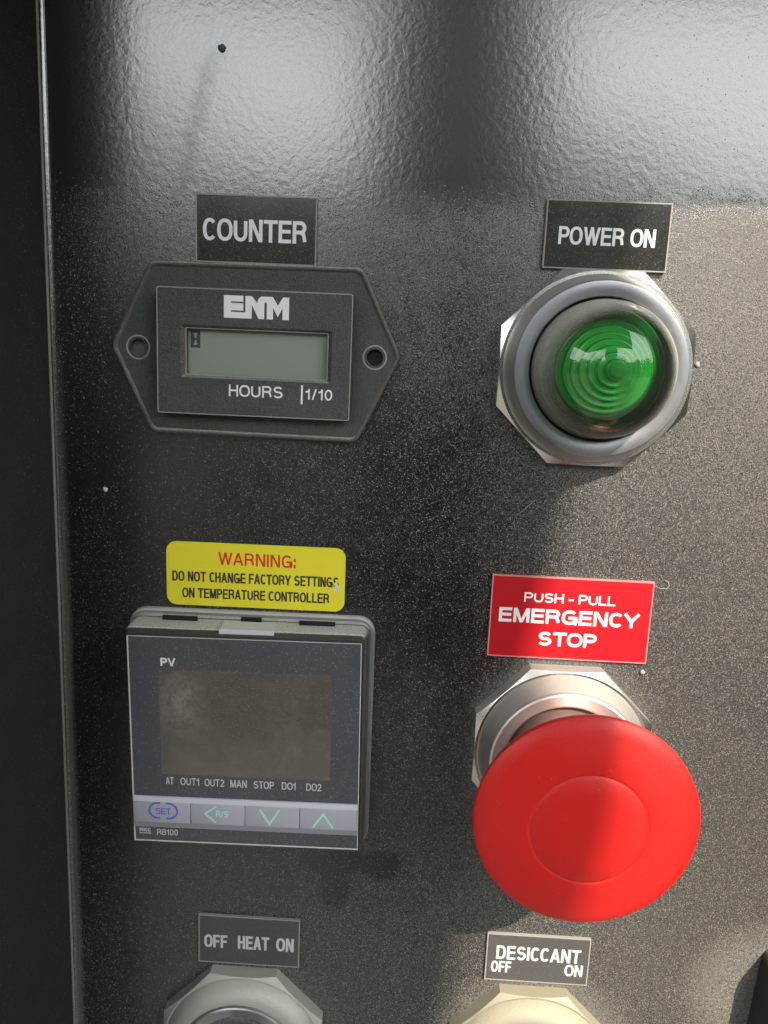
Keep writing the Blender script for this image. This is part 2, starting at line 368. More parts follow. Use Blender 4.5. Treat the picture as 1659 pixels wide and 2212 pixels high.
def _arc(cx, cy, rx, ry, a0, a1, n=16, p=1.0):
    out = []
    for i in range(n+1):
        q = rad(a0+(a1-a0)*i/n); c, s_ = cos(q), sin(q)
        out.append((cx + rx*math.copysign(abs(c)**p, c), cy + ry*math.copysign(abs(s_)**p, s_)))
    return out
Q = 0.86
GLYPH = {   # ink width, centre lines in a unit box
 'A': (.84, [[(0, 0), (.5, 1)], [(1, 0), (.5, 1)], [(.2, .28), (.8, .28)]]),
 'B': (.70, [[(0, 0), (0, 1)], [(0, 1), (.6, 1)] + _arc(.6, .76, .34, .24, 90, -90, 10) + [(0, .52)], [(0, 0), (.62, 0)] + _arc(.62, .26, .38, .26, -90, 90, 10) + [(0, .52)]]),
 'C': (.74, [_arc(.5, .5, .5, .5, 42, 318, 26, Q)]),
 'D': (.76, [[(0, 0), (0, 1)], [(0, 1), (.48, 1)] + _arc(.48, .5, .52, .5, 90, -90, 18, Q) + [(0, 0)]]),
 'E': (.66, [[(0, 0), (0, 1)], [(0, 1), (1, 1)], [(0, .52), (.93, .52)], [(0, 0), (1, 0)]]),
 'F': (.62, [[(0, 0), (0, 1)], [(0, 1), (1, 1)], [(0, .50), (.88, .50)]]),
 'G': (.84, [_arc(.5, .5, .5, .5, 42, 330, 26, Q) + [(1, .22), (1, .46)], [(.55, .46), (1, .46)], [(1, 0), (1, .46)]]),
 'H': (.74, [[(0, 0), (0, 1)], [(1, 0), (1, 1)], [(0, .52), (1, .52)]]),
 'I': (.0, [[(.5, 0), (.5, 1)]]),
 'K': (.76, [[(0, 0), (0, 1)], [(.96, 1), (0, .36)], [(.34, .58), (1, 0)]]),
 'L': (.60, [[(0, 0), (0, 1)], [(0, 0), (1, 0)]]),
 'M': (.88, [[(0, 0), (0, 1)], [(1, 0), (1, 1)], [(.04, 1), (.5, 0)], [(.96, 1), (.5, 0)]]),
 'N': (.74, [[(0, 0), (0, 1)], [(1, 0), (1, 1)], [(.04, 1), (.96, 0)]]),
 'O': (.88, [_arc(.5, .5, .5, .5, 0, 360, 32, Q)]),
 'P': (.70, [[(0, 0), (0, 1)], [(0, 1), (.6, 1)] + _arc(.6, .73, .4, .27, 90, -90, 12) + [(0, .46)]]),
 'R': (.76, [[(0, 0), (0, 1)], [(0, 1), (.6, 1)] + _arc(.6, .75, .36, .25, 90, -90, 12) + [(0, .50)], [(.62, .50), (.86, .40), (.94, .22), (1, 0)]]),
 'S': (.74, [_arc(.5, .755, .46, .245, 22, 270, 16) + _arc(.5, .265, .5, .265, 90, -158, 16)[1:]]),
 'T': (.76, [[(0, 1), (1, 1)], [(.5, 0), (.5, 1)]]),
 'U': (.74, [[(0, 1), (0, .38)] + _arc(.5, .38, .5, .38, 180, 360, 16, Q)[1:] + [(1, 1)]]),
 'V': (.84, [[(0, 1), (.5, 0)], [(1, 1), (.5, 0)]]),
 'W': (1.24, [[(0, 1), (.26, 0)], [(.5, 1), (.26, 0)], [(.5, 1), (.74, 0)], [(1, 1), (.74, 0)]]),
 'Y': (.80, [[(0, 1), (.5, .42)], [(1, 1), (.5, .42)], [(.5, 0), (.5, .45)]]),
 '0': (.60, [_arc(.5, .5, .5, .5, 0, 360, 28, .9)]),
 '1': (.30, [[(.9, 0), (.9, 1)], [(0, .76), (.5, .80), (.88, .98)]]),
 '2': (.60, [_arc(.5, .70, .48, .30, 165, -20, 14) + [(.5, .32), (.0, 0)], [(0, 0), (1, 0)]]),
 '/': (.34, [[(0, 0), (1, 1)]]), '-': (.34, [[(0, .38), (1, .38)]]),
 ':': (.0, [[(.5, 0), (.5, .14)], [(.5, .58), (.5, .72)]]),
}
def text(name, body, u0, u1, v0, v1, w, mat, parent, bold=0.0, rot=None, label=None):
    """grotesque capitals drawn as strokes of even thickness, filling the given box; bold = stroke / cap height"""
    hgt = v1-v0; th = hgt*(bold or 0.13); V, F = [], []
    gap, sp = (0.17 if (bold or .13) < .16 else 0.11), 0.34
    kern = lambda a_, b_: 0.35 if (a_ in 'AVWTYPFLK' and b_ in 'AVWTYO') else 0.35 if a_ == 'C' else 0.7 if (a_ in 'AVWTYO' or b_ in 'AVWTYO') else 1.0
    nsp = body.count(' ')
    tot = 0.0
    for i, ch in enumerate(body):
        tot += sp if ch == ' ' else GLYPH[ch][0]
        if i and ch != ' ' and body[i-1] != ' ': tot += gap*kern(body[i-1], ch)
    nch = sum(1 for c in body if c != ' ')
    k = (u1-u0-(nch+nsp*0.9)*th)/tot            # millimetres per em of ink and space
    u = u0; q = 0; prev = None
    for ch in body:
        if ch == ' ': u += sp*k + 0.9*th; prev = ' '; continue
        if prev is not None and prev != ' ': u += gap*k*kern(prev, ch)
        gw = GLYPH[ch][0]*k
        for ln in GLYPH[ch][1]:
            pts = [(u + th/2 + x*gw if gw > 0 else u + th/2, v0 + th/2 + y*(hgt-th)) for x, y in ln]
            clean = [pts[0]]
            for p_ in pts[1:]:
                if (p_[0]-clean[-1][0])**2 + (p_[1]-clean[-1][1])**2 > (th*0.04)**2: clean.append(p_)
            if len(clean) > 2 and (clean[0][0]-clean[-1][0])**2 + (clean[0][1]-clean[-1][1])**2 < 1e-8: clean[-1] = clean[0]
            # square ends reach the cap line
            if abs(clean[0][0]-clean[-1][0]) + abs(clean[0][1]-clean[-1][1]) > 1e-6 and len(clean) < 12 and len(clean) != len(clean[:1]):
                for e, f in ((0, 1), (-1, -2)):
                    d = Vector((clean[e][0]-clean[f][0], clean[e][1]-clean[f][1])); L_ = d.length
                    if L_ > 1e-6 and not (ch in 'KR2GS' and len(clean) > 2): clean[e] = (clean[e][0]+d.x/L_*th/2, clean[e][1]+d.y/L_*th/2)
            if ch in 'AVWMN/' and len(ln) == 2 and abs(ln[0][0]-ln[1][0]) > .05 and abs(ln[0][1]-ln[1][1]) > .5:
                # slanted bars end level with the cap line and the base line
                (xa, ya), (xb, yb) = [(u + th/2 + x*gw, v0 + y*hgt) for x, y in ln]
                dx, dy = xb-xa, yb-ya; hw = th/2*math.hypot(dx, dy)/abs(dy)*0.96
                o = [(xa-hw, ya), (xb-hw, yb), (xb+hw, yb), (xa+hw, ya)]
            else: o = stroke(clean, th)
            if rot: o = [rot(p_) for p_ in o]
            b = len(V); m = len(o); n = m//2; z = w + 0.02 + (q % 7)*0.003; q += 1
            V += at(o, z); V += at(o, w-0.02)
            for i in range(n-1): F.append((b+i, b+i+1, b+m-2-i, b+m-1-i))
            for i in range(m): F.append((b+i, b+(i+1) % m, b+m+(i+1) % m, b+m+i))
        u += gw + th; prev = ch
    o = mesh(name, V, F, mat, parent)
    if label: o['label'] = label
    return o
def stroke(pts, wd):
    """ribbon outline along a polyline"""
    L_, R_ = [], []; n = len(pts)
    for i, p in enumerate(pts):
        a = Vector(pts[max(i-1, 0)]); b = Vector(pts[min(i+1, n-1)]); d = (b-a).normalized()
        nn = Vector((-d.y, d.x)); k = 1.0
        if 0 < i < n-1:
            d0 = (Vector(p)-a).normalized(); k = 1/max(0.5, abs(Vector((-d0.y, d0.x)).dot(nn)))
        L_.append((p[0]+nn.x*wd/2*k, p[1]+nn.y*wd/2*k)); R_.append((p[0]-nn.x*wd/2*k, p[1]-nn.y*wd/2*k))
    return R_ + L_[::-1]
def strokes(name, lines, wd, w, mat, parent, rot=None):
    V, F = [], []
    for pts in lines:
        o = stroke(pts, wd)
        if rot: o = [rot(p) for p in o]
        n = len(pts); b = len(V); V += at(o, w); V += at(o, w-0.05)
        m = len(o)
        for i in range(n-1): F.append((b+i, b+i+1, b+m-2-i, b+m-1-i))
        for i in range(m): F.append((b+i, b+(i+1) % m, b+m+(i+1) % m, b+m+i))
    return mesh(name, V, F, mat, parent)
def tube(name, pts, r, mat, parent=None, origin=None, n=6):
    V, F = [], []
    for i, p in enumerate(pts):
        a = Vector(pts[max(i-1, 0)]); b = Vector(pts[min(i+1, len(pts)-1)]); d = (b-a).normalized()
        s = d.cross(Vector((0, 0, 1)));  s = s.normalized() if s.length > 1e-4 else Vector((1, 0, 0)); t = d.cross(s)
        for k in range(n):
            q = 2*pi*k/n; c = Vector(p) + (s*cos(q)+t*sin(q))*r; V.append(tuple(c))
    for i in range(len(pts)-1):
        for k in range(n): F.append((i*n+k, i*n+(k+1) % n, (i+1)*n+(k+1) % n, (i+1)*n+k))
    F.append(tuple(range(n))); F.append(tuple(range((len(pts)-1)*n, len(pts)*n)))
    return mesh(name, V, F, mat, parent, origin=origin, smooth=True)

# ------------------------------------------------------------------ the cabinet recess: panel sheet, side wall, hood
def build_recess():
    WALL = 66.0
    vs = [-320, -200, -100, 0, 60, 109]
    def sheet(name, prof, mat):
        V, F = [], []
        for v in vs: V += [(u, v, w) for u, w in prof]
        n = len(prof)
        for k in range(len(vs)-1):
            for i in range(n-1): F.append((k*n+i, k*n+i+1, (k+1)*n+i+1, (k+1)*n+i))
        p = mesh(name, V, F, mat, smooth=True); p['kind'] = 'structure'; return p
    prof = [(152, 0), (60, 0), (-20, 0), (-76.0, 0)]
    for i in range(1, 9):
        a = rad(90*i/8); prof.append((-76.0 - 1.3*sin(a), 1.3 - 1.3*cos(a)))
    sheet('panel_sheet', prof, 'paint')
    sheet('side_wall', [(-77.3, 1.3), (-77.4, 12), (-77.6, 30), (-78, WALL), (-79, WALL+0.8), (-120, WALL+1)], 'wall')
    sheet('side_wall', [(152, 0), (152, 81), (153, 82), (230, 82)], 'wall')
    bead = tube('panel_seam', [(-77.2, v, 1.2) for v in range(-320, 109, 18)], 0.34, 'seam', n=10); bead['kind'] = 'structure'
    h = mesh('hood', *loft([[(-120, 109, w) for w in (-2, 78)] + [(230, 109, w) for w in (78, -2)],
                            [(-120, 111, w) for w in (-2, 78)] + [(230, 111, w) for w in (78, -2)]], True, True), 'hood'); h['kind'] = 'structure'
MAT['wall'] = dusty('black_side_wall_paint', (0.012, 0.012, 0.011), 0.7, dust=0.2, top=0.0, film=0.02, spec=0.06)
MAT['seam'] = dusty('worn_paint_bead', (0.16, 0.155, 0.14), 0.4, dust=0.3, top=0.0, film=0.15)
build_recess()

# ------------------------------------------------------------------ engraved labels
def engraved(name, label, u0, u1, v0, v1, mat, lines, cat='label', edge='edge', w=0.7, rot=0.0):
    cu, cv = (u0+u1)/2, (v0+v1)/2
    t = thing(name, label, cat, (cu, cv, 0))
    c, s = cos(rad(rot)), sin(rad(rot))
    R_ = lambda p: (cu + (p[0]-cu)*c - (p[1]-cv)*s, cv + (p[0]-cu)*s + (p[1]-cv)*c)
    o4 = [R_(p) for p in ((u0, v0), (u1, v0), (u1, v1), (u0, v1))]
    slab('plate', o4, 0.0, w, mat, t)
    if edge:
        e = 0.22
        i4 = [R_(p) for p in ((u0+e, v0+e), (u1-e, v0+e), (u1-e, v1-e), (u0+e, v1-e))]
        x4 = [R_(p) for p in ((u0-.04, v0-.04), (u1+.04, v0-.04), (u1+.04, v1+.04), (u0-.04, v1+.04))]
        frame('border', x4, i4, 0.02, w+0.05, edge, t)
    for body, a, b, lo, hi, m, bold, lab in lines:
        text('lettering', body, a, b, lo, hi, w+0.01, m, t, bold, rot=R_)
    return t
engraved('engraved_label', 'black engraved plate reading COUNTER above the hour meter', -45.8, -20.85, 19.7, 33.1, 'label_black',
         [('COUNTER', -44.35, -22.85, 24.0, 28.4, 'white_ink', 0.165, None)])
engraved('engraved_label', 'black engraved plate reading POWER ON above the green pilot light', 25.75, 50.75, 21.2, 34.5, 'label_black',
         [('POWER ON', 28.5, 48.0, 25.9, 29.4, 'white_ink', 0.165, None)], w=1.1)
engraved('engraved_label', 'dusty black plate reading OFF HEAT ON above the left switch', -45.5, -20.6, -147.0, -133.9, 'label_dusty',
         [('OFF', -44.15, -38.4, -142.8, -139.25, 'dull_ink', 0.17, None), ('HEAT', -35.8, -28.05, -142.75, -139.1, 'dull_ink', 0.17, None), ('ON', -26.3, -21.95, -142.75, -139.05, 'dull_ink', 0.17, None)])
engraved('engraved_label', 'dusty black plate reading DESICCANT OFF ON below the red mushroom button', 25.25, 50.2, -146.8, -134.0, 'label_dusty',
         [('DESICCANT', 27.65, 48.15, -140.9, -137.15, 'dull_ink', 0.17, None), ('OFF', 26.6, 31.5, -144.55, -141.45, 'dull_ink', 0.17, None), ('ON', 44.5, 48.9, -144.5, -141.3, 'dull_ink', 0.17, None)])
MAT['red_edge'] = dusty('pale_red_edge', (0.75, 0.25, 0.24), 0.5, dust=0.2, top=0.1)
engraved('warning_label', 'red plate reading PUSH - PULL EMERGENCY STOP above the mushroom button', 20.25, 55.7, -63.0, -44.15, 'red_label',
         [('PUSH - PULL', 27.5, 47.6, -50.0, -47.8, 'white_ink', 0.17, None), ('EMERGENCY', 22.2, 53.2, -54.85, -51.5, 'white_ink', 0.205, None), ('STOP', 31.3, 44.3, -60.0, -56.75, 'white_ink', 0.205, None)], edge='red_edge', w=0.8)
def yellow_sticker():
    t = thing('warning_sticker', 'yellow rounded sticker with red WARNING lettering above the temperature controller', 'sticker', (-32.6, -47.6, 0))
    slab('sheet', rrect(-32.65, -47.6, 20.15, 7.35, 2.3, 8, 0.35), 0.0, 0.22, 'yellow', t)
    rt = lambda p: (-32.6 + (p[0]+32.6) - (p[1]+47.6)*0.006, -47.6 + (p[1]+47.6) + (p[0]+32.6)*0.009)
    text('lettering', 'WARNING:', -41.1, -23.65, -45.25, -42.35, 0.23, 'red_ink', t, 0.15, label='red lettering reading WARNING')
    text('lettering', 'DO NOT CHANGE FACTORY SETTINGS', -51.5, -13.9, -49.35, -47.0, 0.23, 'black_ink', t, 0.165, rot=rt)
    text('lettering', 'ON TEMPERATURE CONTROLLER', -49.3, -15.95, -53.15, -50.85, 0.23, 'black_ink', t, 0.165, rot=rt)
    sc_ = [(-14.9, -48.2), (-14.3, -47.7), (-14.0, -48.6), (-13.7, -49.6), (-14.0, -50.3), (-14.9, -50.2), (-14.7, -49.3)]
    slab('scuff', sc_[::-1], 0.2, 0.29, 'chip', t)
yellow_sticker()

# ------------------------------------------------------------------ hour meter
def hour_meter():
    t = thing('hour_meter', 'black hour meter with rectangular grey display and two mounting ears', 'meter', (-32.8, 1.7, 0))
    out = poly_round([(-55.1, -16.0), (-10.9, -16.3), (-2.3, 2.0), (-10.9, 19.55), (-55.0, 19.3), (-63.4, 1.9)], 2.6, 8)
    hl, hr = circ(-57.75, 1.7, 1.75, 40)[::-1], circ(-7.78, 1.65, 1.75, 40)[::-1]
    win = [(-52.0, -11.2), (-52.0, 13.6), (-12.9, 13.6), (-12.9, -11.2)]
    slab('flange', out, 0.0, 2.2, 'plastic', t, holes=(hl, hr))
    # eased rim of the flange: a low bevelled lip laid on the plate
    def offs(pts, d):
        c = Vector((-32.8, 1.7)); r = []
        n = len(pts)
        for i in range(n):
            p0, p1, p2 = Vector(pts[i-1]), Vector(pts[i]), Vector(pts[(i+1) % n]); e = (p2-p0).normalized()
            r.append((p1.x - e.y*d, p1.y + e.x*d))
        return r
    for cx, cy in ((-57.75, 1.7), (-7.78, 1.65)):
        lathe('countersink', cx, cy, [(2.6, 2.19), (2.35, 2.3), (2.1, 2.1), (1.95, 1.4), (1.9, 0.3)], 'edge', t, 48)
        lathe('hole_floor', cx, cy, [(1.9, 0.35), (0.01, 0.35)], 'screw' if cx < -30 else 'deep', t, 32)
    V, F = loft([at(out, 2.19), at(out, 2.45), at(offs(out, 0.35), 2.75), at(offs(out, 0.7), 2.7), at(offs(out, 1.0), 2.21)], False, False)
    mesh('rim', V, F, 'rimdust', t, smooth=True)
    # raised bezel with a display window
    b0 = rrect(-32.45, 1.25, 20.2, 12.9, 0.5, 3); b1 = rrect(-32.45, 1.25, 20.0, 12.7, 0.5, 3); b2 = rrect(-32.45, 1.25, 19.8, 12.5, 0.4, 3)
    w2 = rrect(-32.0, 1.28, 15.6, 5.3, 0.4, 3); w1 = rrect(-32.0, 1.28, 14.7, 4.75, 0.3, 3); w0 = rrect(-32.0, 1.28, 14.6, 4.65, 0.3, 3)
    V, F = loft([at(b0, 2.2), at(b1, 5.75), at(b2, 6.0), at(w2, 6.0), at(w1, 5.3), at(w0, 3.6)], False, False)
    mesh('bezel', V, F, 'plastic', t)
    frame('bezel_edge', rrect(-32.45, 1.25, 20.06, 12.76, 0.5, 3), rrect(-32.45, 1.25, 19.86, 12.56, 0.4, 3), 5.7, 6.03, 'edge', t)
    frame('window_edge', rrect(-32.0, 1.28, 14.85, 4.9, 0.3, 3), rrect(-32.0, 1.28, 14.62, 4.67, 0.3, 3), 5.0, 5.36, 'edge', t)
    slab('display', w1, 3.5, 3.7, 'lcd', t)
    # hourglass sign at the left of the display
    slab('hourglass_sign', [(-46.1, 2.1), (-44.1, 2.1), (-44.1, 5.6), (-46.1, 5.6)], 3.69, 3.74, 'lcd_ink', t)
    for y0, y1 in ((5.05, 4.05), (2.65, 3.65)):
        tri = [(-45.55, y0), (-44.65, y0), (-44.95, y1), (-45.25, y1)]
        slab('hourglass_sign', tri if y0 < y1 else tri[::-1], 3.73, 3.78, 'lcd', t)
    # maker's letters: block letters run together
    V, F = [], []
    def add(pts):
        b = len(V); n = len(pts)
        tr = tessellate_polygon([[Vector((x, y, 0)) for x, y in pts]])
        V.extend(at(pts, 6.06)); V.extend(at(pts, 5.98))
        for q in tr: F.append(tuple(b+i for i in q))
        for i in range(n): F.append((b+i, b+(i+1) % n, b+n+(i+1) % n, b+n+i))
    add([(-38.65, 12.75), (-38.65, 8.3), (-32.95, 8.3), (-32.95, 11.1), (-31.55, 8.3), (-30.4, 8.3), (-30.4, 11.4), (-30.12, 11.7), (-29.88, 11.4), (-29.88, 8.3), (-28.6, 8.3), (-28.6, 10.6),
         (-27.62, 8.85), (-26.68, 10.6), (-26.68, 8.3), (-25.35, 8.3), (-25.35, 12.75), (-26.6, 12.75), (-27.62, 11.05), (-28.7, 12.75), (-31.0, 12.75), (-31.6, 12.3), (-31.85, 11.4),
         (-32.9, 12.75), (-34.25, 12.75), (-34.25, 9.5), (-37.2, 9.5), (-37.2, 9.82), (-34.68, 9.82), (-34.68, 11.27), (-37.2, 11.27), (-37.2, 11.58), (-34.68, 11.58), (-34.68, 12.75)])
    o = mesh('maker_lettering', V, F, 'white_ink', t)
    text('lettering', 'HOURS', -37.55, -26.35, -7.5, -5.1, 6.01, 'white_ink', t, 0.15)
    text('lettering', '1/10', -21.6, -16.05, -7.5, -5.3, 6.01, 'white_ink', t, 0.15)
    strokes('lettering', [[(-22.35, -4.6), (-22.35, -8.5)]], 0.4, 6.04, 'white_ink', t)
MAT['rimdust'] = dusty('dusty_black_rim', (0.022, 0.025, 0.03), 0.5, dust=0.7, top=0.8, grain=0.2, film=0.10)
MAT['screw'] = dusty('dusty_screw_recess', (0.10, 0.10, 0.105), 0.5, dust=0.3, top=0.0, film=0.05)
hour_meter()

# ------------------------------------------------------------------ octagonal nuts
def nut(parent, cx, cy, af, h, r_in, mat, turn=0.0):
    """octagonal lock nut with flats up and down, corners chamfered by a cone"""
    n = 128; ap = af/2
    def R8(a, ap_):
        s = pi/4; q = ((a - pi/2 + s/2) % s) - s/2; return ap_/cos(q)
    side, top = [], []
    A = [2*pi*i/n + pi/8 for i in range(n)]
    rc = ap*0.995
    base = [(cx + R8(a+turn, ap)*cos(a), cy + R8(a+turn, ap)*sin(a), 0.0) for a in A]
    edge = []
    for a in A:
        r = R8(a+turn, ap); edge.append((cx + r*cos(a), cy + r*sin(a), h - max(0, (r-rc))*0.54 - 0.02))
    rimc = [(cx + rc*cos(a), cy + rc*sin(a), h) for a in A]
    inn = [(cx + r_in*cos(a), cy + r_in*sin(a), h+0.02) for a in A]
    V, F = loft([base, edge, rimc, inn], False, False)
    return mesh('lock_nut', V, F, mat, parent, angle=24)

def pilot_light():
    cx, cy = 37.9, 1.1
    t = thing('pilot_light', 'green domed pilot light in a bright ring under the POWER ON plate', 'indicator light', (cx, cy, 0))
    nut(t, cx, cy, 39.6, 3.6, 18.4, 'steel')
    lathe('shoulder', cx, cy, [(19.1, 3.5), (18.9, 4.1), (18.0, 6.0), (17.45, 8.0)], 'boss', t)
    lathe('bezel_ring', cx, cy, [(17.5, 7.8), (17.45, 8.25), (17.25, 8.5), (17.0, 8.55), (14.6, 8.5), (14.4, 8.4), (14.25, 8.0), (14.2, 3.2)], 'alu', t)
    lathe('well', cx, cy, [(14.25, 3.3), (0.01, 3.2)], 'coredark', t)
    prof = [(13.75, 3.3), (13.8, 6.0), (13.75, 9.0), (13.5, 11.0), (13.3, 12.2)]
    for i in range(1, 25):
        a = rad(90*i/24); prof.append((13.3*cos(a)**0.95 if cos(a) > 1e-6 else 0.0, 12.2 + 11.6*sin(a)))
    lathe('lens', cx, cy, prof, 'lens', t, 160, angle=60)
    # stepped inner lens, ring inside ring
    pr = [(12.6, 3.4)]; w = 8.0; r = 12.4
    while r > 1.6:
        st = 1.3; hh = 1.5 if r > 8 else 1.75
        pr += [(r, w), (r-0.10, w+hh), (r-0.38, w+hh+0.08), (r-st+0.12, w+hh-0.10), (r-st, w+hh-0.45)]
        w += hh-0.30; r -= st
    pr += [(1.5, w+0.9), (1.3, w+1.05), (0.01, w+1.05)]
    lathe('stepped_core', cx, cy, pr, 'core', t, 128, angle=20)
pilot_light()

MAT['rosy'] = dusty('steel_collar_red_reflection', (0.66, 0.58, 0.56), 0.36, 0.9, dust=0.2, top=0.15, film=0.07)  # collar colour tinted to paint in the red head's reflection
def mushroom():
    cx, cy = 38.0, -84.3
    t = thing('emergency_stop_button', 'big red mushroom button standing out below the emergency stop plate', 'push button', (cx, cy, 0))
    nut(t, cx, cy, 39.2, 4.2, 17.6, 'steel')
    lathe('shoulder', cx, cy, [(19.0, 4.1), (18.7, 5.0), (17.2, 8.0), (16.8, 8.8)], 'boss', t)
    lathe('bezel_ring', cx, cy, [(16.85, 8.7), (16.6, 9.2), (16.2, 9.4), (13.9, 9.2), (13.5, 8.9), (13.4, 6.0)], 'rosy', t)
    lathe('stem', cx, cy, [(13.4, 6.1), (12.6, 6.1), (12.4, 7.0), (12.2, 18.0), (12.6, 20.5)], 'stemm', t)
    c = lathe('mushroom_head', cx, cy-0.5, [(12.0, 19.5), (12.6, 20.3), (16.5, 23.2), (20.6, 26.9), (21.55, 28.2), (21.85, 29.1), (21.75, 29.9), (21.2, 30.45), (19.0, 31.1), (15.0, 32.0),
                    (11.9, 32.55), (11.55, 32.5), (11.2, 32.35), (10.9, 32.5), (10.5, 32.75), (7.0, 33.2), (3.5, 33.4), (0.01, 33.45)], 'red', t, 192, angle=35)
MAT['stemm'] = dusty('satin_stem_red_reflection', (0.62, 0.40, 0.37), 0.3, 0.85, dust=0.1, top=0.15, film=0.05)  # pink base colour stands in for the red mirrored in grey metal
mushroom()

MAT['caked_tan'] = dusty('tan_dust_caked_zinc', (0.45, 0.43, 0.37), 0.32, 0.9, dust=0.62, top=0.5, film=0.30, dustcol=(0.36, 0.32, 0.22, 1), bumpd=0.1, grain=0.03)
def selector(cx, cy, label, mat):
    t = thing('selector_switch', label, 'switch', (cx, cy, 0), None)
    nut(t, cx, cy, 39.4, 3.6, 18.0, mat)
    lathe('shoulder', cx, cy, [(19.2, 3.5), (18.9, 4.2), (17.0, 6.0), (15.3, 6.5), (14.6, 6.6)], mat, t)
    lathe('bezel_ring', cx, cy, [(14.7, 6.5), (14.5, 7.2), (14.2, 7.4), (11.9, 7.2), (11.6, 6.8), (11.5, 5.0)], 'alu', t)
    lathe('dial', cx, cy, [(11.5, 5.2), (11.2, 6.2), (10.8, 6.5), (9.4, 6.7), (9.1, 7.2), (8.6, 8.8), (8.0, 9.2), (0.01, 9.2)], 'plastic', t)
    slab('lever', rrect(cx, cy, 3.0, 8.6, 2.2, 5), 9.0, 17.0, 'plastic', t, 0.8)
selector(-34.0, -168.0, 'selector switch in a dusty octagonal nut under the OFF HEAT ON plate', 'caked')
selector(37.2, -168.2, 'selector switch in a dusty octagonal nut under the DESICCANT plate', 'caked_tan')

